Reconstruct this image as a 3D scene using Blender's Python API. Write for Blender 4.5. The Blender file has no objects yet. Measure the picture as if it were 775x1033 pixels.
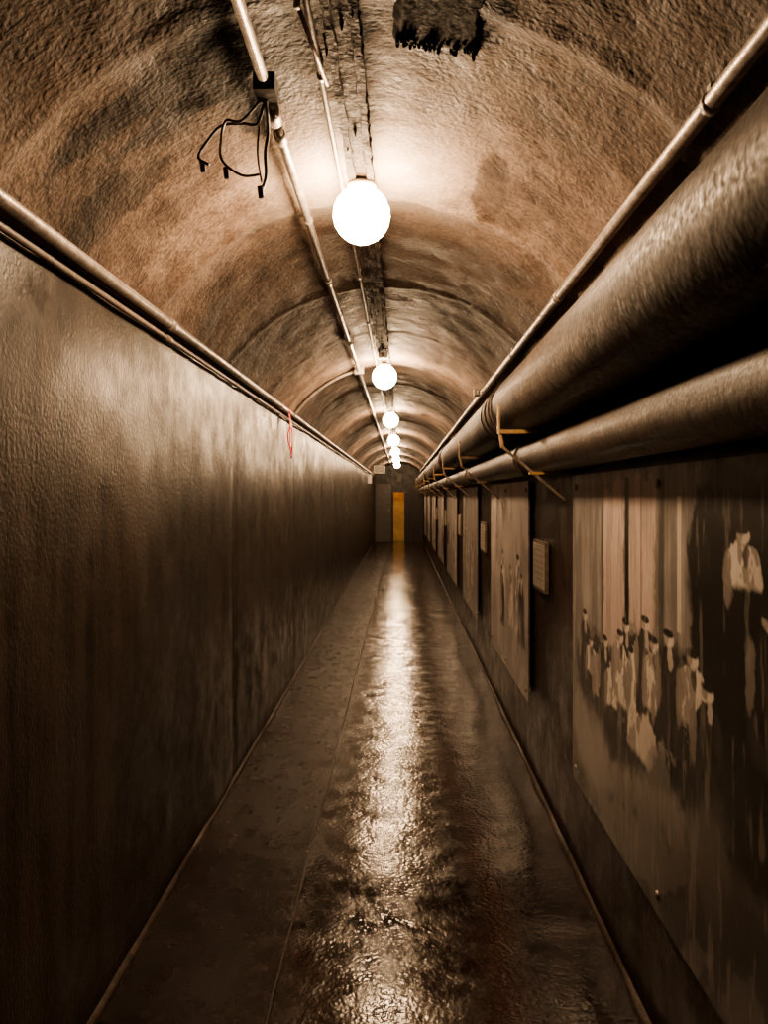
import bpy, math, random
import numpy as np
from mathutils import Vector, noise
random.seed(4)
H=1.6
XL,XR=-0.945,0.75
CX=(XL+XR)/2
HW=(XR-XL)/2
SPR=H+0.66; CROWN=H+1.12
rise=CROWN-SPR
R=(HW*HW+rise*rise)/(2*rise)
CZ=CROWN-R
Y0,Y1=-3.0,28.0
LX=-.136; LY0=2.78; LSP=3.78
def ceil_z(x,r=0.0):
    return CZ+math.sqrt(max(0,(R-r)**2-(x-CX)**2))

# ---------------- materials ----------------
class NT:
    def __init__(s,name):
        s.m=bpy.data.materials.new(name); s.m.use_nodes=True
        s.t=s.m.node_tree; s.b=s.t.nodes['Principled BSDF']
        s.tc=s.t.nodes.new('ShaderNodeTexCoord')
    def n(s,ty,**k):
        nd=s.t.nodes.new(ty)
        for a,b in k.items(): setattr(nd,a,b)
        return nd
    def l(s,a,b): s.t.links.new(a,b)
    def noise(s,scale=5,detail=6,rough=.6,stretch=(1,1,1)):
        mp=s.n('ShaderNodeMapping'); mp.inputs['Scale'].default_value=stretch
        s.l(s.tc.outputs['Object'],mp.inputs['Vector'])
        t=s.n('ShaderNodeTexNoise'); t.inputs['Scale'].default_value=scale
        t.inputs['Detail'].default_value=min(detail,3 if scale<40 else 1.5); t.inputs['Roughness'].default_value=rough
        s.l(mp.outputs[0],t.inputs['Vector']); return t.outputs['Fac']
    def ramp(s,fac,stops):
        r=s.n('ShaderNodeValToRGB'); e=r.color_ramp.elements
        while len(e)<len(stops): e.new(.5)
        for i,(p,c) in enumerate(stops):
            e[i].position=p
            if not isinstance(c,(tuple,list)): c=(c,c,c)
            e[i].color=(*c[:3],1)
        s.l(fac,r.inputs[0]); return r.outputs[0]
    def mix(s,f,a,b,mode='MIX'):
        m=s.n('ShaderNodeMix',data_type='RGBA',blend_type=mode)
        for i,v in ((0,f),(6,a),(7,b)):
            if isinstance(v,(int,float)): m.inputs[i].default_value=v if i==0 else (v,v,v,1)
            elif isinstance(v,tuple): m.inputs[i].default_value=(*v[:3],1)
            else: s.l(v,m.inputs[i])
        return m.outputs[2]
    def math(s,op,a,b=0.0,clamp=False):
        m=s.n('ShaderNodeMath',operation=op); m.use_clamp=clamp
        for i,v in ((0,a),(1,b)):
            if isinstance(v,(int,float)): m.inputs[i].default_value=v
            else: s.l(v,m.inputs[i])
        return m.outputs[0]
    def axis(s,ax):
        sp=s.n('ShaderNodeSeparateXYZ'); s.l(s.tc.outputs['Object'],sp.inputs[0]); return sp.outputs[ax]
    def bump(s,h,dist=.01,strength=1.0,prev=None):
        b=s.n('ShaderNodeBump'); b.inputs['Distance'].default_value=dist; b.inputs['Strength'].default_value=strength
        s.l(h,b.inputs['Height'])
        if prev is not None: s.l(prev,b.inputs['Normal'])
        s.l(b.outputs[0],s.b.inputs['Normal']); return b.outputs[0]
    def set(s,col=None,rough=None,metal=None,spec=None):
        for k,v in (('Base Color',col),('Roughness',rough),('Metallic',metal),('Specular IOR Level',spec)):
            if v is None: continue
            if isinstance(v,(int,float)): s.b.inputs[k].default_value=v
            elif isinstance(v,tuple): s.b.inputs[k].default_value=(*v[:3],1)
            else: s.l(v,s.b.inputs[k])
        return s
    def blob(s,cx,cy,rx,ry,nz,amt=.8,sharp=4):
        dx=s.math('DIVIDE',s.math('SUBTRACT',s.axis(0),cx),rx); dy=s.math('DIVIDE',s.math('SUBTRACT',s.axis(1),cy),ry)
        d=s.math('SQRT',s.math('ADD',s.math('MULTIPLY',dx,dx),s.math('MULTIPLY',dy,dy)))
        d=s.math('ADD',d,s.math('MULTIPLY',s.math('SUBTRACT',nz,.5),amt*2))
        return s.math('MULTIPLY',s.math('SUBTRACT',1.0,d),sharp,True)

def m_ceiling():
    a=NT('ceiling_concrete')
    n1=a.noise(1.6,8,.65); n2=a.noise(9,8,.7); n3=a.noise(60,6,.7)
    c=a.ramp(n1,[(.33,(.055,.038,.028)),(.5,(.17,.120,.089)),(.70,(.31,.228,.172))])
    c=a.mix(.7,c,a.ramp(n2,[(.34,(.3,.25,.22)),(.6,(1,1,1))]),'MULTIPLY')
    c=a.mix(.6,c,a.ramp(n3,[(.38,.3),(.6,1.0)]),'MULTIPLY')
    # rust line along the crown, faded near each lamp, where its glow is painted in pale
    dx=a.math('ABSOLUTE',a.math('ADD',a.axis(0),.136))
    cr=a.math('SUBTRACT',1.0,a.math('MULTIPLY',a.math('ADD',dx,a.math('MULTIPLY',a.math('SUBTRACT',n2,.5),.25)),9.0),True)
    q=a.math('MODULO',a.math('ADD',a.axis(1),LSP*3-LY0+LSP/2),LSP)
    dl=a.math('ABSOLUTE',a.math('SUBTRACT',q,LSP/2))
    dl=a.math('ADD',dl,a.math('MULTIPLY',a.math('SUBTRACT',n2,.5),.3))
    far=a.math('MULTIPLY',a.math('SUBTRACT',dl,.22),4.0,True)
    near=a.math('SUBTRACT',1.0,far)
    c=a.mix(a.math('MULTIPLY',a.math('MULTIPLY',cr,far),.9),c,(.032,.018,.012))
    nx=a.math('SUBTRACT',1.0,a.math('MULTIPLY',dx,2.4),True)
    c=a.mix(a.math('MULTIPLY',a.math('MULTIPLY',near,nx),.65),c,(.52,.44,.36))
    for (x,y,rx,ry,k) in ((-.36,1.98,.15,.30,.97),(.09,1.75,.17,.32,.98),(-.12,1.75,.10,.40,.8),(-.58,1.98,.30,.07,.8),(-.52,2.12,.22,.05,.7),(-.40,2.28,.07,.14,.85),(-.80,2.3,.16,.12,.6),(.30,2.75,.06,.30,.5)):  # dark damp patches; the long thin ones to the left paint in cast shadow
        c=a.mix(a.math('MULTIPLY',a.blob(x,y,rx,ry,n2,.55,5),k),c,(.006,.004,.003))
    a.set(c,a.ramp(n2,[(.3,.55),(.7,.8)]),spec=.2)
    b=a.bump(n2,.012,.8); a.bump(n3,.005,.8,b)
    return a.m
def m_wall(name,dark=1.0,red=0):
    a=NT(name)
    n1=a.noise(1.4,7,.6,(1,1,.35)); st=a.noise(14,5,.6,(1,1,.07)); n3=a.noise(70,5,.65); n4=a.noise(6,8,.7)
    base=[(.3,(.0125*dark,.0083*dark,.006*dark)),(.55,(.031*dark,.0213*dark,.0155*dark)),(.75,(.053*dark,.0375*dark,.028*dark))]
    if red: base=[(.3,(.014,.0062,.004)),(.55,(.028,.013,.0085)),(.75,(.046,.022,.014))]
    c=a.ramp(n1,base)
    c=a.mix(.85,c,a.ramp(st,[(.35,.25),(.6,1.0)]),'MULTIPLY')
    c=a.mix(.5,c,a.ramp(n4,[(.35,.45),(.6,1.0)]),'MULTIPLY')
    a.set(c,a.ramp(n4,[(.3,.28),(.7,.52)]),spec=.22)
    b=a.bump(n4,.004,.5); a.bump(n3,.0022,.8,b)
    return a.m
def m_floor():
    a=NT('wet_floor_concrete')
    n1=a.noise(1.2,7,.6,(1,.5,1)); n2=a.noise(11,7,.65,(1,.7,1)); n3=a.noise(52,5,.6)
    x=a.axis(0)
    wob=a.math('MULTIPLY',a.math('SUBTRACT',n1,.5),.5)
    xx=a.math('ADD',x,wob)
    d=a.math('ABSOLUTE',a.math('SUBTRACT',xx,.32))
    pud=a.math('SUBTRACT',1.0,a.math('MULTIPLY',d,10.0),True)
    c=a.ramp(n1,[(.3,(.006,.0023,.0014)),(.55,(.012,.0046,.0027)),(.75,(.020,.008,.0047))])
    c=a.mix(.7,c,a.ramp(n2,[(.35,.3),(.6,1.0)]),'MULTIPLY')
    c=a.mix(a.math('MULTIPLY',pud,.7),c,(.040,.017,.011))
    left=a.math('MULTIPLY',a.math('SUBTRACT',-.40,x),30.0,True)
    r=a.ramp(n2,[(.35,.07),(.65,.24)])
    r=a.mix(pud,r,.13); r=a.mix(a.math('MULTIPLY',left,.35),r,.42)
    sp=a.math('SUBTRACT',.24,a.math('MULTIPLY',left,.14))
    sp=a.math('MULTIPLY',sp,a.ramp(n3,[(.35,.6),(.6,1.0)]))
    a.set(c,r,spec=sp)
    h=a.mix(pud,n2,.5)
    b=a.bump(h,.0045,.6); a.bump(n3,.0024,.6,b)
    return a.m
def m_simple(name,c1,c2,rough=.5,metal=0,scale=12,bump=.003,spec=.5,rr=.15):
    a=NT(name); n=a.noise(scale,7,.65); n2=a.noise(scale*6,4,.6)
    a.set(a.ramp(n,[(.35,c1),(.65,c2)]),a.ramp(n2,[(.3,max(.05,rough-rr)),(.7,min(1,rough+rr))]),metal,spec)
    a.bump(n,bump*2,.7)
    return a.m
def m_emit(name,col,s):
    m=bpy.data.materials.new(name); m.use_nodes=True; b=m.node_tree.nodes['Principled BSDF']
    b.inputs['Base Color'].default_value=(*col,1); b.inputs['Emission Color'].default_value=(*col,1)
    b.inputs['Emission Strength'].default_value=s
    return m
def m_mural():
    a=NT('printed_metal_panel'); at=a.n('ShaderNodeAttribute',attribute_name='Col')
    n=a.noise(30,5,.6); n2=a.noise(3,6,.7)
    c=a.mix(.3,at.outputs['Color'],a.ramp(n,[(.3,.6),(.65,1.0)]),'MULTIPLY')
    c=a.mix(.35,c,a.ramp(n2,[(.3,.5),(.65,1.0)]),'MULTIPLY')
    a.set(c,a.ramp(n2,[(.3,.28),(.7,.45)]),spec=.25)
    a.bump(n,.001,.3)
    return a.m

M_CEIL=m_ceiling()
M_WL=m_wall('wall_damp_concrete')
M_WR=m_wall('wall_brown_concrete',.7,1)
M_WE=m_wall('end_wall_concrete',.6)
M_FL=m_floor()
M_STEEL=m_simple('galvanised_steel',(.24,.21,.185),(.48,.43,.39),.4,.6,25,.001)
M_CABLE=m_simple('grey_cable',(.08,.06,.045),(.16,.12,.09),.5,0,30,.001)
M_BLACK=m_simple('black_rubber',(.008,.007,.006),(.02,.017,.014),.5,spec=.3)
M_PIPE=m_simple('pipe_lagging',(.018,.011,.0075),(.066,.042,.028),.58,0,12,.002,.28)
M_PIPE2=m_simple('rusty_pipe',(.017,.010,.007),(.053,.033,.022),.55,0,18,.0015,.28)
M_RUST=m_simple('rusty_rail',(.010,.007,.005),(.04,.024,.015),.8,.0,22,.006,.2)
M_TAR=m_simple('black_seepage',(.0025,.0018,.0014),(.007,.0045,.0035),.8,0,20,.003,.06)
M_YEL=m_simple('yellow_bracket_paint',(.18,.095,.022),(.32,.19,.05),.5,0,30,.001)
M_GAL=m_simple('grey_strut',(.09,.07,.05),(.2,.155,.11),.5,.4,30,.001)
M_RED=m_simple('red_tape',(.5,.02,.015),(.65,.04,.03),.45)
M_WHITE=m_simple('white_plastic',(.6,.57,.5),(.75,.72,.66),.4)
M_PORC=m_simple('porcelain_socket',(.4,.34,.26),(.6,.52,.42),.4)
M_CURB=m_simple('mortar_fillet',(.022,.014,.010),(.058,.038,.027),.5,0,18,.004,.3)
M_DOOR=m_simple('grey_steel_door',(.025,.022,.018),(.045,.038,.032),.5)
M_YW=m_simple('yellow_painted_wall',(.40,.24,.06),(.6,.4,.1),.6,scale=3)
M_PLAQ=m_simple('plaque_print',(.28,.25,.21),(.4,.36,.31),.4,0,60,.0005)
M_MUR=m_mural()
M_BULB=m_emit('lit_opal_glass',(1.0,.62,.32),330)
M_AMBER=m_emit('amber_lamp_glass',(1.0,.48,.08),22)

# ---------------- mesh builder ----------------
class MB:
    def __init__(s): s.v=[];s.f=[];s.mi=[];s.mats=[];s.sm=[]
    def mat(s,m):
        if m not in s.mats: s.mats.append(m)
        return s.mats.index(m)
    def add(s,v,f,m,smooth=False):
        o=len(s.v); k=s.mat(m); s.v+= [tuple(p) for p in v]
        for q in f: s.f.append(tuple(i+o for i in q)); s.mi.append(k); s.sm.append(smooth)
    def box(s,a,b,m):
        x0,y0,z0=a;x1,y1,z1=b
        v=[(x0,y0,z0),(x1,y0,z0),(x1,y1,z0),(x0,y1,z0),(x0,y0,z1),(x1,y0,z1),(x1,y1,z1),(x0,y1,z1)]
        s.add(v,[(0,3,2,1),(4,5,6,7),(0,1,5,4),(1,2,6,5),(2,3,7,6),(3,0,4,7)],m)
    def tube(s,pts,r,m,seg=14,smooth=True,flat=None):
        pts=[Vector(p) for p in pts]; n=len(pts)
        rs=r if isinstance(r,(list,tuple)) else [r]*n
        t=(pts[1]-pts[0]).normalized(); up=Vector((0,0,1)) if abs(t.z)<.9 else Vector((1,0,0))
        nx=t.cross(up).normalized(); v=[];f=[]
        for i,p in enumerate(pts):
            t=(pts[min(i+1,n-1)]-pts[max(i-1,0)]).normalized()
            nx=(nx-t*nx.dot(t)).normalized(); ny=t.cross(nx)
            for k in range(seg):
                a=2*math.pi*k/seg
                v.append(p+(nx*math.cos(a)+ny*math.sin(a)*(flat or 1))*rs[i])
        for i in range(n-1):
            for k in range(seg):
                k2=(k+1)%seg; f.append((i*seg+k,i*seg+k2,(i+1)*seg+k2,(i+1)*seg+k))
        f.append(tuple(range(seg))[::-1]); f.append(tuple((n-1)*seg+k for k in range(seg)))
        s.add(v,f,m,smooth)
    def lathe(s,c,prof,m,seg=24):
        v=[];f=[]
        for r,z in prof:
            for k in range(seg):
                a=2*math.pi*k/seg; v.append((c[0]+r*math.cos(a),c[1]+r*math.sin(a),c[2]+z))
        for i in range(len(prof)-1):
            for k in range(seg):
                k2=(k+1)%seg; f.append((i*seg+k,i*seg+k2,(i+1)*seg+k2,(i+1)*seg+k))
        s.add(v,f,m,True)
    def strip(s,p0,p1,w,th,m,wdir=(0,1,0)):
        p0=Vector(p0);p1=Vector(p1);w_=Vector(wdir).normalized()*w/2
        t=(p1-p0).normalized(); n_=t.cross(w_).normalized()*th/2
        v=[p0-w_-n_,p0+w_-n_,p0+w_+n_,p0-w_+n_,p1-w_-n_,p1+w_-n_,p1+w_+n_,p1-w_+n_]
        s.add(v,[(0,1,2,3),(7,6,5,4),(0,4,5,1),(1,5,6,2),(2,6,7,3),(3,7,4,0)],m)
    def obj(s,name,parent=None):
        me=bpy.data.meshes.new(name); me.from_pydata([tuple(p) for p in s.v],[],s.f)
        for m in s.mats: me.materials.append(m)
        me.polygons.foreach_set('material_index',s.mi); me.polygons.foreach_set('use_smooth',s.sm)
        me.update(); o=bpy.data.objects.new(name,me); bpy.context.collection.objects.link(o)
        if parent: o.parent=parent
        return o

# ---------------- room shell ----------------
def yrows():
    ys=[];y=Y0
    while y<Y1:
        ys.append(y)
        y+= .035 if 1<y<9 else (.06 if y<16 and y>0 else .12)
    ys.append(Y1); return ys
YS=yrows()
def grid(fn,us,vs,m,name,flip=False):
    b=MB(); v=[fn(u,w) for u in us for w in vs]; n=len(vs)
    f=[]
    for i in range(len(us)-1):
        for j in range(n-1):
            q=(i*n+j,i*n+j+1,(i+1)*n+j+1,(i+1)*n+j)
            f.append(q[::-1] if flip else q)
    b.add(v,f,m,True); return b.obj(name)
BAY=1.26
def rib(y):
    t=((y-.55)%BAY)/BAY
    d=.010*(t-.5)
    e=min(t,1-t)*BAY
    d+=.012*math.exp(-(e/.03)**2)
    return d
amax=math.asin(HW/R)
def ceil_pt(y,a):
    p=Vector((math.sin(a)*2,y*1.0,1))
    d=.012*noise.noise(p*1.5)+.008*noise.noise(p*5)+.004*noise.noise(p*16)
    edge=1 if abs(a)<amax*.97 else 0.2
    r=R-(rib(y)+d+.004)*edge
    return (CX+math.sin(a)*r,y,CZ+math.cos(a)*r)
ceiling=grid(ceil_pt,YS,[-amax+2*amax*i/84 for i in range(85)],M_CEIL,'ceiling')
ZS=[SPR*i/46 for i in range(47)]
YW=[y for i,y in enumerate(YS) if i%2==0 or y==Y1]
def wl(y,z):
    p=Vector((0,y,z))
    j=((y+.4)%2.5); e=min(j,2.5-j)
    return (XL+.010*noise.noise(p*1.3)+.003*noise.noise(p*6)-.008*math.exp(-(e/.02)**2),y,z)
wall_left=grid(wl,YW,ZS,M_WL,'wall_left')
def wr(y,z):
    p=Vector((5,y,z))
    return (XR+.008+.005*noise.noise(p*1.3)+.002*noise.noise(p*6),y,z)
wall_right=grid(wr,YW,ZS,M_WR,'wall_right',True)
FX=[XL+(XR+.01-XL)*i/40 for i in range(41)]
def fl(y,x):
    p=Vector((x,y,0)); return (x,y,.006*noise.noise(p*2.2)+.002*noise.noise(p*8)-.004)
floor=grid(fl,YS,FX,M_FL,'floor')
def arch_poly(y,name,m,th=.1):
    b=MB(); pr=[(XL,0),(XR,0)]+[(CX+math.sin(a)*R,CZ+math.cos(a)*R) for a in [amax-2*amax*i/30 for i in range(31)]]
    n=len(pr); v=[(x,y,z) for x,z in pr]+[(x,y+th,z) for x,z in pr]
    f=[tuple(range(n)),tuple(range(n,2*n))[::-1]]+[(i,(i+1)%n,n+(i+1)%n,n+i) for i in range(n)]
    b.add(v,f,m); return b.obj(name)
arch_poly(Y0-.1,'wall_back',M_WE)
DX0,DX1,DZ=-.27,.10,1.72
b=MB(); ye=Y1
arc=[(CX+math.sin(a)*R,CZ+math.cos(a)*R) for a in [amax-2*amax*i/30 for i in range(31)]]
b.box((XL,ye,0),(DX0,ye+.15,SPR),M_WE); b.box((DX1,ye,0),(XR,ye+.15,SPR),M_WE)
b.box((DX0,ye,DZ),(DX1,ye+.15,SPR),M_WE)
n=len(arc); b.add([(x,ye,z) for x,z in arc]+[(x,ye+.15,z) for x,z in arc],[tuple(range(n)),tuple(range(n,2*n))[::-1]],M_WE)
b.obj('wall_end')
b=MB()
b.box((DX0-.1,ye+.95,0),(DX1+.1,ye+1.0,2.0),M_YW)
b.box((DX0-.12,ye+.15,0),(DX0-.04,ye+.95,2.0),M_YW); b.box((DX1+.04,ye+.15,0),(DX1+.12,ye+.95,2.0),M_YW)
b.box((DX0-.12,ye+.15,2.0),(DX1+.12,ye+1.0,2.05),M_YW)
b.box((DX0-.12,ye,-.05),(DX1+.12,ye+1.0,0),M_FL)
b.obj('wall_recess')
b=MB(); b.lathe(((DX0+DX1)/2,ye+.6,1.9),[(0.001,-.08),(.05,-.06),(.06,-.02),(.05,.03),(.03,.06)],M_AMBER,12)
b.box(((DX0+DX1)/2-.05,ye+.55,1.955),((DX0+DX1)/2+.05,ye+.65,2.0),M_STEEL); b.obj('amber_bulkhead_lamp')
b=MB(); b.box((XL+.06,ye-.05,0.01),(DX0-.08,ye-.005,2.0),M_DOOR)
b.box((XL+.10,ye-.065,.1),(DX0-.12,ye-.05,1.9),M_DOOR); b.tube([(DX0-.15,ye-.1,1.0),(DX0-.15,ye-.1,1.15)],.012,M_STEEL,8)
b.box((DX0-.155,ye-.1,1.0),(DX0-.145,ye-.06,1.02),M_STEEL);b.box((DX0-.155,ye-.1,1.13),(DX0-.145,ye-.06,1.15),M_STEEL)
b.obj('door_1')
def fillet(name,x,sx,w=.022,h=.016):
    b=MB(); v=[];f=[]
    for y in YW:
        w_=w*(1+.8*noise.noise(Vector((x,y*3,0)))); h_=h*(1+.5*noise.noise(Vector((x+3,y*3,0))))
        v+=[(x-sx*.01,y,-.01),(x+sx*w_,y,-.01),(x+sx*w_*.45,y,h_*.5),(x-sx*.0,y,h_)]
    for i in range(len(YW)-1):
        for k in range(3):
            q=(i*4+k,i*4+k+1,(i+1)*4+k+1,(i+1)*4+k); f.append(q)
    b.add(v,f,M_CURB,True); b.obj(name)
fillet('baseboard_left',XL,1); fillet('baseboard_right',XR,-1)
b=MB(); pts=[(-.41+.012*noise.noise(Vector((0,y*1.2,0)))+.004*noise.noise(Vector((0,y*9,0))),y,-.001+.002*noise.noise(Vector((4,y*5,0)))) for y in YS if y>0]
b.tube(pts,.004,M_CURB,6); b.obj('trim_floor_seam')

# ---------------- lamps ----------------
LY=[LY0+LSP*i for i in range(7)]
RB=H+1.065
for y in LY:
    b=MB(); z=RB
    b.lathe((LX,y,z),[(.001,0),(.050,0),(.050,-.012),(.045,-.016),(.043,-.022),(.001,-.022)],M_PORC)
    gr=.098; gz=-.018-.088
    pr=[(gr*math.sin(t),gz+gr*math.cos(t)) for t in [math.radians(q) for q in (24,40,58,76,94,112,130,148,165,179)]]
    b.lathe((LX,y,z),pr,M_BULB,20)
    b.obj('ceiling_globe_lamp')
b=MB()
v=[];f=[]
prof=[(-.042,.04),(-.042,0),(-.020,0),(-.018,.012),(.018,.012),(.020,0),(.042,0),(.042,.04)]
for y in YS:
    for k,(dx,dz) in enumerate(prof):
        q=Vector((k*3,y*8,0)); e=.008
        v.append((LX+dx+e*noise.noise(q),y,RB+dz+e*noise.noise(q+Vector((9,0,0)))))
npf=len(prof)
for i in range(len(YS)-1):
    for k in range(npf-1): f.append((i*npf+k,i*npf+k+1,(i+1)*npf+k+1,(i+1)*npf+k))
b.add(v,f,M_RUST)
for _ in range(220):
    y=random.uniform(1.4,14); x=LX+random.choice([-.042,.042,.028,-.028,.0]); L=random.uniform(.005,.018)
    if min(abs(y-q) for q in LY)<.13: continue
    b.tube([(x,y,RB+.01),(x,y,RB-L)],[.006,.0015],M_RUST,6)
b.obj('ceiling_rail')

def conduit(name,x,z,r,m,couple=3.0,clip='z',y0=Y0+.02,y1=Y1-.02,wob=.003,off=.4):
    b=MB(); ys=np.arange(y0,y1,.25)
    b.tube([(x+wob*noise.noise(Vector((x*7,y*.5,0))),y,z+wob*noise.noise(Vector((9,y*.5,z)))) for y in ys],r,m,16)
    y=y0+off
    while y<y1-.1:
        b.tube([(x,y-.03,z),(x,y-.028,z),(x,y+.028,z),(x,y+.03,z)],[r+.001,r+.004,r+.004,r+.001],m,16)
        yc=y+couple*.45
        if yc<y1-.1:
            b.tube([(x,yc-.012,z),(x,yc+.012,z)],r+.003,M_STEEL,12)
            if clip=='z': b.box((x-.006,yc-.01,z),(x+.006,yc+.01,ceil_z(x)+.0),M_STEEL)
            elif clip=='l': b.box((XL-.0,yc-.01,z-.006),(x,yc+.01,z+.006),M_STEEL)
        y+=couple
    return b
b=conduit('x',XL+.035,H+.675,.019,M_STEEL,2.9,'l'); b.obj('wall_conduit_pipe')
b=conduit('x',XL+.022,H+.62,.010,M_CABLE,2.9,'l'); b.obj('wall_cable')
b=conduit('x',.62,H+.785,.019,M_STEEL,2.9,'z'); b.obj('wall_conduit_pipe')
b=conduit('x',-.353,H+1.045,.014,M_STEEL,1.6,'z',y0=2.22,off=.15)
b.tube([(-.345,2.16,H+1.03),(-.352,2.26,H+1.04)],.02,M_STEEL,12)
b.tube([(-.34,Y0,H+1.045),(-.345,2.02,H+1.042)],.014,M_STEEL,14)
b.box((-.375,2.05,H+1.025),(-.32,2.12,H+1.07),M_BLACK)
br=[]
a0=math.asin((-.353-CX)/R); a1=-amax*.985
for i in range(22):
    a=a0+(a1-a0)*i/21; br.append((CX+math.sin(a)*(R-.035),6.8,CZ+math.cos(a)*(R-.035)))
b.tube(br,.011,M_STEEL,10); b.box((-.39,6.76,H+1.015),(-.315,6.84,H+1.075),M_STEEL)
b.obj('ceiling_conduit_pipe')
b=conduit('x',-.205,H+1.07,.008,M_CABLE,1.9,'z'); b.obj('ceiling_cable')
b=MB(); b.tube([(-.225,1.75,H+1.06),(-.186,2.04,H+1.03)],.006,M_STEEL,8); b.tube([(-.225,1.75,H+1.05),(-.225,1.75,H+1.10)],.008,M_STEEL,8); b.obj('conduit_stub')
def jbox(x,y,z,s=.045):
    b=MB(); b.box((x-s,y-s,z-s*.6),(x+s,y+s,z+s*.6),M_STEEL); b.box((x-s*.9,y-s*.9,z-s*.7),(x+s*.9,y+s*.9,z-s*.6),M_GAL)
    b.tube([(x,y-s*1.5,z),(x,y+s*1.5,z)],s*.4,M_STEEL,10); b.obj('junction_box')
jbox(-.353,5.5,H+1.055,.035); jbox(.60,6.3,H+.80,.04); jbox(-.136,6.05,RB-.02,.035); 

def sm(pts,k=6):
    P=[Vector(p) for p in pts]; out=[]
    for i in range(len(P)-1):
        p0=P[max(i-1,0)];p1=P[i];p2=P[i+1];p3=P[min(i+2,len(P)-1)]
        for j in range(k):
            t=j/k; out.append(.5*((2*p1)+(p2-p0)*t+(2*p0-5*p1+4*p2-p3)*t*t+(-p0+3*p1-3*p2+p3)*t**3))
    out.append(P[-1]); return out
b=MB(); Yw=2.2
def W(x,y): return ((x-405)/820*Yw,Yw+random.uniform(-.03,.03),H-(y-500)/820*Yw)
b.tube(sm([(-.35,2.1,H+1.04),W(262,128),W(243,120),W(222,124),W(208,142),W(200,158),W(212,168)]),.0045,M_BLACK,6)
b.tube(sm([(-.35,2.1,H+1.04),W(246,126),W(228,122),W(221,140),W(226,165),W(244,177),W(262,178)]),.004,M_BLACK,6)
b.tube(sm([(-.35,2.1,H+1.03),W(270,130),W(266,150),W(267,175),W(264,196)]),.005,M_BLACK,6)
b.tube(sm([W(262,128),W(262,160),W(264,184)]),.003,M_BLACK,6)
for q in (W(202,159),W(226,166),W(264,192)):
    b.tube([q,(q[0]+.004,q[1],q[2]-.03)],.008,M_BLACK,8)
b.obj('hanging_wires')

def crust(name,x0,x1,y0,y1,drips,seed,th=.022):
    b=MB(); nx,ny=44,44; v=[];f=[];keep={}
    for i in range(nx+1):
        for j in range(ny+1):
            x=x0+(x1-x0)*i/nx; y=y0+(y1-y0)*j/ny
            p=Vector((x*14+seed,y*14,0)); nn=noise.noise(p)+.5*noise.noise(p*3)
            e=min(min(i,nx-i)/(nx*.14),min(j,ny-j)/(ny*.14),1)
            d=e*1.0+nn*.25-.2
            keep[(i,j)]=d
            v.append((x,y,ceil_z(x)+.012-max(0,min(d*1.6,1))*(th+.018)+.003*noise.noise(p*4)))
    for i in range(nx):
        for j in range(ny):
            if max(keep[(i,j)],keep[(i+1,j)],keep[(i,j+1)],keep[(i+1,j+1)])>-.02:
                a=i*(ny+1)+j; f.append((a,a+1,a+ny+2,a+ny+1))
    b.add(v,f,M_TAR,True)
    for _ in range(drips):
        i=random.randint(2,nx-2)
        js=[j for j in range(ny+1) if keep[(i,j)]>.3]
        if not js: continue
        j=js[-1]-random.randint(0,4)
        x,y,z=v[i*(ny+1)+j]; L=random.uniform(.004,.018)
        b.tube([(x,y,z+.008),(x,y,z-L*.6),(x,y,z-L)],[.006,.005,.003],M_TAR,7)
    b.obj(name)
crust('seepage_crust',-.03,.20,1.50,2.02,42,3,.012)

# ---------------- big pipes ----------------
ysP=np.arange(Y0+.02,Y1-.02,.09)
PX,PZ,PR=.585,H+.437,.143
QX,QZ,QR=.648,H+.184,.078
pb=MB()
def rough_pipe(b,cx,cz,r,m,amp,seedv):
    v=[];f=[];seg=40
    for y in ysP:
        for k in range(seg):
            a=2*math.pi*k/seg; q=Vector((math.cos(a)*1.5+seedv,y*2,math.sin(a)*1.5))
            rr=r+amp*(noise.noise(q)+.6*noise.noise(q*3))
            v.append((cx+rr*math.cos(a),y,cz+rr*math.sin(a)))
    for i in range(len(ysP)-1):
        for k in range(seg):
            k2=(k+1)%seg; f.append((i*seg+k,i*seg+k2,(i+1)*seg+k2,(i+1)*seg+k))
    b.add(v,f,m,True)
rough_pipe(pb,PX,PZ,PR,M_PIPE,.003,0)
def wrap(b,y,r,th=.012):
    b.tube([(PX,y-th,PZ),(PX,y-th*.6,PZ),(PX,y+th*.6,PZ),(PX,y+th,PZ)],[r-.008,r,r,r-.008],M_PIPE2,36)
for yb in (4.0,4.1,4.18,4.30,4.38,4.5):
    wrap(pb,yb,PR+random.uniform(.004,.012),random.uniform(.015,.03))
for base in (9.2,15.6,22):
    for k in range(4): wrap(pb,base+k*.13,PR+.012,.025)
pb.obj('lagged_steam_pipe')
qb=MB(); rough_pipe(qb,QX,QZ,QR,M_PIPE2,.002,7)
for yb in (4.1,7.2,10.3,13.5,17):
    qb.tube([(QX,yb-.05,QZ),(QX,yb-.045,QZ),(QX,yb+.045,QZ),(QX,yb+.05,QZ)],[QR,QR+.01,QR+.01,QR],M_PIPE2,32)
qb.obj('water_pipe')
by=3.56
while by<Y1-.5:
    b=MB(); za=H+.279
    b.box((.425,by-.022,za-.008),(XR-.004,by+.022,za+.008),M_YEL)
    b.box((.422,by-.018,za-.008),(.430,by+.018,H+.40),M_YEL)
    b.strip((.44,by,H+.215),(.716,by,H-.020),.03,.010,M_GAL)
    b.strip((.432,by,H+.275),(.442,by,H+.21),.03,.012,M_YEL)
    b.box((XR-.014,by-.03,H+.09),(XR-.002,by+.03,H+.30),M_GAL)
    b.box((.56,by-.02,H+.093),(XR-.004,by+.02,H+.104),M_YEL)
    b.obj('pipe_bracket'); by+=2.4

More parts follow.
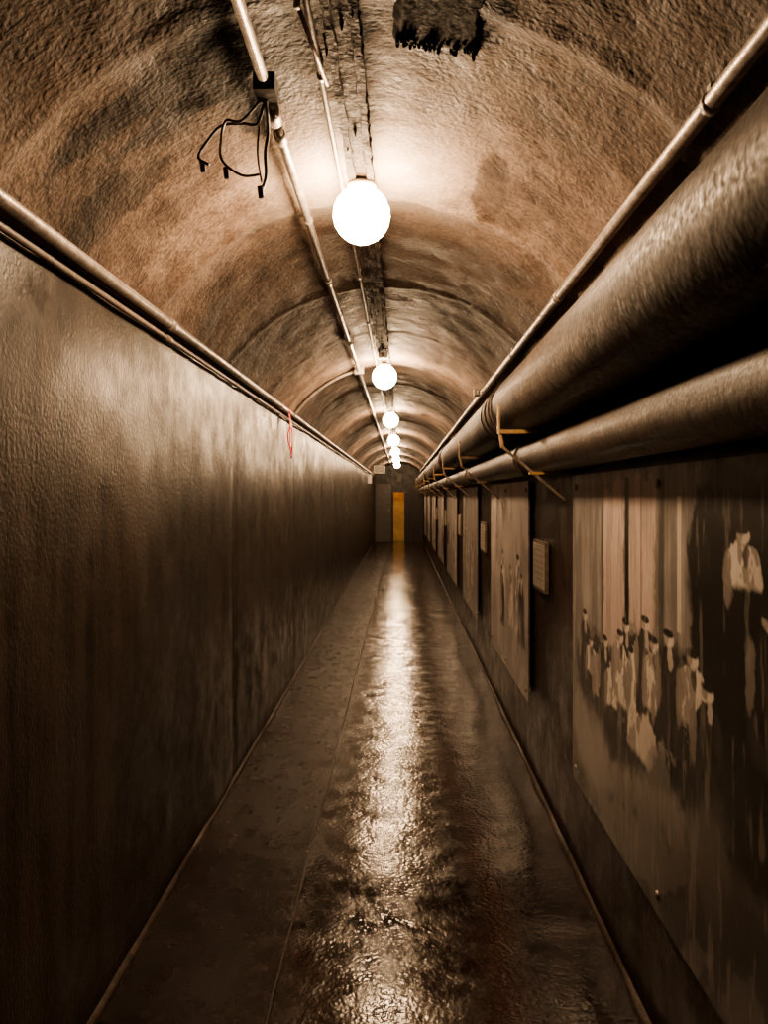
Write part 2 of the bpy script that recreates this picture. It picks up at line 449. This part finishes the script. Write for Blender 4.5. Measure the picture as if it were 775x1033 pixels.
# ---------------- murals ----------------
def vnoise(u,v,sc,seed):
    r=np.random.default_rng(seed); T=r.random((64,64))
    x=u*sc;y=v*sc; xi=np.floor(x).astype(int);yi=np.floor(y).astype(int);fx=x-xi;fy=y-yi
    fx=fx*fx*(3-2*fx);fy=fy*fy*(3-2*fy)
    g=lambda a,b:T[a%64,b%64]
    return (g(xi,yi)*(1-fx)+g(xi+1,yi)*fx)*(1-fy)+(g(xi,yi+1)*(1-fx)+g(xi+1,yi+1)*fx)*fy
def fbm(u,v,sc,seed): return .5*vnoise(u,v,sc,seed)+.3*vnoise(u,v,sc*2.3,seed+1)+.2*vnoise(u,v,sc*5,seed+2)
def sst(a,b,x):
    t=np.clip((x-a)/(b-a),0,1); return t*t*(3-2*t)
def lerp3(c,m,col):
    for i in range(3): c[i]=c[i]*(1-m)+col[i]*m
def ell(Y,Z,cy,cz,ry,rz,soft=.15):
    d=np.sqrt(((Y-cy)/ry)**2+((Z-cz)/rz)**2); return 1-sst(1-soft,1+soft,d)
def rect(Y,Z,y0,y1,z0,z1,s=.01):
    return sst(y0-s,y0+s,Y)*(1-sst(y1-s,y1+s,Y))*sst(z0-s,z0+s,Z)*(1-sst(z1-s,z1+s,Z))
def person(c,Y,Z,y,z,s,pale,seed,L=.30):
    """standing figure with head, hair, shoulders, coat"""
    D=(.015,.012,.011)
    wy=Y+.04*s*(fbm(Y,Z,22,seed)-.5); wz=Z+.04*s*(fbm(Y,Z,22,seed+2)-.5)
    col=(.80,.73,.66) if pale else (.035,.031,.028); sh=(.25,.22,.20) if pale else (.015,.012,.011)
    hw=.105*s; L=L*s; top=z-.022*s
    t=np.clip((top-wz)/L,0,1)
    width=hw*(.50+.45*np.sin(np.clip(t*5,0,1.57))+.2*t)
    body=(1-sst(width-.006,width+.006,np.abs(wy-y)))*sst(0,.010,top-wz)*(1-sst(L,L+.03*s,top-wz))
    lerp3(c,body,col)
    fold=fbm(Y*1.6,Z*.8,16,seed+5); lerp3(c,body*sst(.46,.52,fold)*.85,sh)
    lerp3(c,ell(wy,wz,y-.01,top-.03*s,.022*s,.035*s)*.8,D if pale else (.6,.54,.5))
    arm=ell(wy,wz,y+hw*1.05,top-.12*s,.03*s,.09*s); lerp3(c,arm*.9,sh if pale else (.22,.2,.18))
    lerp3(c,ell(Y,Z,y,z-.020*s,.022*s,.012*s),(.45,.40,.36))
    lerp3(c,ell(Y,Z,y,z,.044*s,.024*s),(.74,.66,.59))
    lerp3(c,ell(Y,Z,y+.026*s,z-.002,.022*s,.020*s)*.7,(.25,.21,.19))
    lerp3(c,ell(Y,Z,y+.008*s,z+.015*s,.046*s,.013*s),D)
def mural_main(Y,Z):
    wy=Y+.12*(fbm(Y,Z,7,5)-.5)+.05*(fbm(Y,Z,30,8)-.5); wz=Z+.10*(fbm(Y,Z,7,15)-.5)+.05*(fbm(Y,Z,30,18)-.5)
    g=.33+.24*(fbm(Y,Z,3,21)-.5); c=[g*1.0,g*.93,g*.88]
    st=fbm(Y*4,Z*.5,6,31); lerp3(c,.6*sst(.42,.6,st),(.11,.10,.092))
    P=(.66,.52,.47); D=(.007,.006,.005); G=(.24,.23,.22)
    lerp3(c,rect(wy,wz,2.66,2.92,-.52,.05)*.9,P); lerp3(c,rect(wy,wz,2.34,2.60,-.42,.05)*.85,P)
    gr=fbm(Y*5,Z*.5,6,131); lerp3(c,rect(Y,Z,2.1,3.3,-.5,.09,.05)*.4*sst(.45,.6,gr),(.15,.13,.12))
    lerp3(c,rect(Y,Z,2.60,2.645,-.5,.06,.006),D); lerp3(c,rect(Y,Z,2.93,2.96,-.6,.06,.008)*.6,D)
    lerp3(c,rect(Y,Z,2.46,2.475,-.42,.06,.004)*.6,D)
    lerp3(c,rect(Y,Z,2.25,2.30,-.5,.08,.01)*.6,D); lerp3(c,rect(Y,Z,2.115,2.145,-.36,.0,.003),(.7,.62,.55))
    lerp3(c,rect(wy,wz,1.0,2.04,-.80,.03,.02)*.99,D)
    lerp3(c,ell(wy,wz,1.80,-.02,.19,.10),D)
    lerp3(c,ell(wy,wz,2.16,-.60,.24,.20),D)
    lerp3(c,ell(wy,wz,2.5,-.66,.38,.21)*.97,D); lerp3(c,ell(wy,wz,3.1,-.69,.27,.18)*.94,D)
    lerp3(c,ell(wy,wz,2.78,-.72,.30,.19)*.96,D)
    lerp3(c,rect(wy,wz,1.0,2.1,-1.05,-.6,.06)*.85,(.022,.02,.018))
    env=np.clip(ell(wy,wz,2.5,-.58,.45,.18,.4)+ell(wy,wz,3.1,-.64,.22,.10,.4),0,1)
    sp=fbm(Y*1.0,Z*1.3,24,61); lerp3(c,env*sst(.60,.64,sp)*.7,(.45,.40,.36))
    for (y,z,s,p,sd,L) in ((3.22,-.47,.8,0,1,.3),(3.12,-.56,.7,1,22,.14),(3.00,-.59,.75,1,2,.16),(2.90,-.52,.8,0,3,.3),(2.81,-.58,.75,1,12,.16),(2.63,-.42,.9,0,4,.3),(2.70,-.47,.85,1,5,.22),(2.57,-.50,.7,1,31,.14),(2.49,-.46,1.05,1,6,.28),(2.42,-.38,.85,0,7,.3),(2.34,-.43,.9,1,8,.18),(2.27,-.50,.7,1,33,.12),(2.21,-.39,.9,0,9,.3),(2.03,-.41,.9,1,10,.15),(1.93,-.47,.85,0,14,.3),(1.73,-.085,.75,1,11,.11),(1.60,-.25,.9,0,13,.3),(1.48,-.2,.85,1,15,.1),(1.35,-.3,.9,1,16,.2)):
        person(c,Y,Z,y,z,s,p,sd*17,L)
    lerp3(c,ell(wy,wz,2.43,-.74,.09,.08)*.9,(.7,.63,.57)); lerp3(c,ell(wy,wz,2.30,-.82,.12,.12)*.6,G)
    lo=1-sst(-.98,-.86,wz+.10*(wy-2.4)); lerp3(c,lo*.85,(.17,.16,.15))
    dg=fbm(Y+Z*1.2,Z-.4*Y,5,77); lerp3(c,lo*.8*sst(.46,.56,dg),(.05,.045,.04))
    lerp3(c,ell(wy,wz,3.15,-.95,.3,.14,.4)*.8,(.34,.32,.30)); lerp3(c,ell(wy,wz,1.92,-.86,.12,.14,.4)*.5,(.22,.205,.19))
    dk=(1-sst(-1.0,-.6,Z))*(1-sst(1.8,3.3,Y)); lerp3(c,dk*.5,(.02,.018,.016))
    sc=fbm(Y*6,Z*.8,7,99); lerp3(c,.25*sst(.6,.7,sc),(.42,.38,.34))
    return c
def mural_gen(seed):
    def f(Y,Z):
        wy=Y+.08*(fbm(Y,Z,6,seed)-.5); wz=Z+.08*(fbm(Y,Z,6,seed+3)-.5)
        g=.52+.35*(fbm(Y,Z,2.2,seed+6)-.5); c=[g,g*.91,g*.87]
        r=np.random.default_rng(seed); y0,y1=Y.min(),Y.max()
        lerp3(c,sst(.52,.6,fbm(Y*2,Z*.7,4,seed+9))*.5,(.2,.18,.165))
        for k in range(4):
            cy=r.uniform(y0,y1); lerp3(c,rect(wy,wz,cy,cy+r.uniform(.04,.2),-.5,.08,.02)*.6,(.65,.57,.52) if k%2 else (.09,.08,.075))
        lo=1-sst(-.95,-.45,wz); lerp3(c,lo*.6,(.16,.145,.135))
        for k in range(6):
            person(c,Y,Z,r.uniform(y0,y1),r.uniform(-.6,-.35),r.uniform(.9,1.5),int(r.random()<.5),seed+k*31)
        lerp3(c,sst(.55,.65,fbm(Y,Z,3.3,seed+19))*.5,(.55,.50,.46))
        return c
    return f
def panel(ya,yb,step,fn):
    za,zb=-1.19,.085; x=XR-.022
    ny=int((yb-ya)/step); nz=int((zb-za)/step)
    Yv,Zv=np.meshgrid(np.linspace(ya,yb,ny+1),np.linspace(za,zb,nz+1),indexing='ij')
    c=fn(Yv,Zv); b=MB()
    v=[(x,a,H+z) for a,z in zip(Yv.ravel(),Zv.ravel())]; n=nz+1
    f=[(i*n+j,i*n+j+1,(i+1)*n+j+1,(i+1)*n+j) for i in range(ny) for j in range(nz)]
    b.add(v,f,M_MUR); nv=len(v)
    b.box((x+.0008,ya,H+za),(x+.008,yb,H+zb),M_GAL)
    for yy in (ya+.07,(ya+yb)/2,yb-.07):
        for zz in (za+.06,zb-.05):
            b.tube([(x-.009,yy,H+zz),(x-.006,yy,H+zz),(x+.001,yy,H+zz)],[.008,.012,.013],M_STEEL,12)
            b.tube([(x+.006,yy,H+zz),(XR,yy,H+zz)],.008,M_STEEL,8)
    o=b.obj('mural_panel'); ca=o.data.color_attributes.new('Col','FLOAT_COLOR','POINT')
    arr=np.ones((len(b.v),4),dtype=np.float32)
    for i in range(3): arr[:nv,i]=np.clip(c[i].ravel(),.003,1)
    ca.data.foreach_set('color',arr.ravel())
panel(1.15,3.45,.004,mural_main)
for i,(a,c_) in enumerate([(4.66,6.6),(7.8,9.6),(10.7,12.9),(14.0,16.2),(17.3,19.4),(20.5,22.5),(23.6,25.6)]):
    panel(a,c_,.012 if i<2 else .03,mural_gen(40+i*7))
for y in (4.31,7.3,10.2,13.45,16.8):
    b=MB(); b.box((XR-.02,y-.18,H-.50),(XR-.001,y+.18,H-.24),M_GAL); b.box((XR-.024,y-.165,H-.485),(XR-.02,y+.165,H-.255),M_PLAQ)
    for k in range(6): b.box((XR-.0245,y-.14,H-.29-.03*k),(XR-.024,y+.13-(.08 if k==5 else 0),H-.286-.03*k),M_GAL)
    b.obj('info_plaque')

b=MB()
for k in range(3):
    pts=sm([(XL+.04,6.5+.02*k,H+.67),(XL+.055,6.5+.03*k,H+.58),(XL+.04+.015*k,6.48+.03*k,H+.46),(XL+.06,6.5+.02*k,H+.36-.03*k)])
    b.tube(pts,.016,M_RED,6,flat=.3)
b.tube([(XL+.035,6.49,H+.675),(XL+.035,6.55,H+.675)],.025,M_RED,12); b.obj('red_tape')
b=MB(); b.box((-.68,20,H+.55),(-.40,20.05,H+.74),M_WHITE); b.box((-.66,19.995,H+.57),(-.42,20,H+.72),M_PLAQ)
b.tube([(-.62,20.025,H+.74),(-.62,20.025,ceil_z(-.62))],.006,M_STEEL,8); b.tube([(-.46,20.025,H+.74),(-.46,20.025,ceil_z(-.46))],.006,M_STEEL,8)
b.obj('hanging_sign')
b=MB(); b.box((XL,23,H+.35),(XL+.1,23.3,H+.6),M_WHITE); b.box((XL+.1,23.02,H+.37),(XL+.105,23.28,H+.58),M_RED); b.obj('wall_sign')

# ---------------- world, camera ----------------
w=bpy.data.worlds.new('World'); bpy.context.scene.world=w; w.use_nodes=True
nt=w.node_tree
nt.nodes['Background'].inputs[0].default_value=(.01,.006,.004,1)
nt.nodes['Background'].inputs[1].default_value=.3
cam=bpy.data.cameras.new('camera'); co=bpy.data.objects.new('camera',cam); bpy.context.collection.objects.link(co)
co.location=(0,0,H); co.rotation_euler=(math.radians(90),0,0)
cam.sensor_fit='VERTICAL'; cam.sensor_height=36; cam.lens=36*820/1033
cam.shift_x=-17.5/1033; cam.shift_y=-16.5/1033; cam.clip_start=.02
bpy.context.scene.camera=co
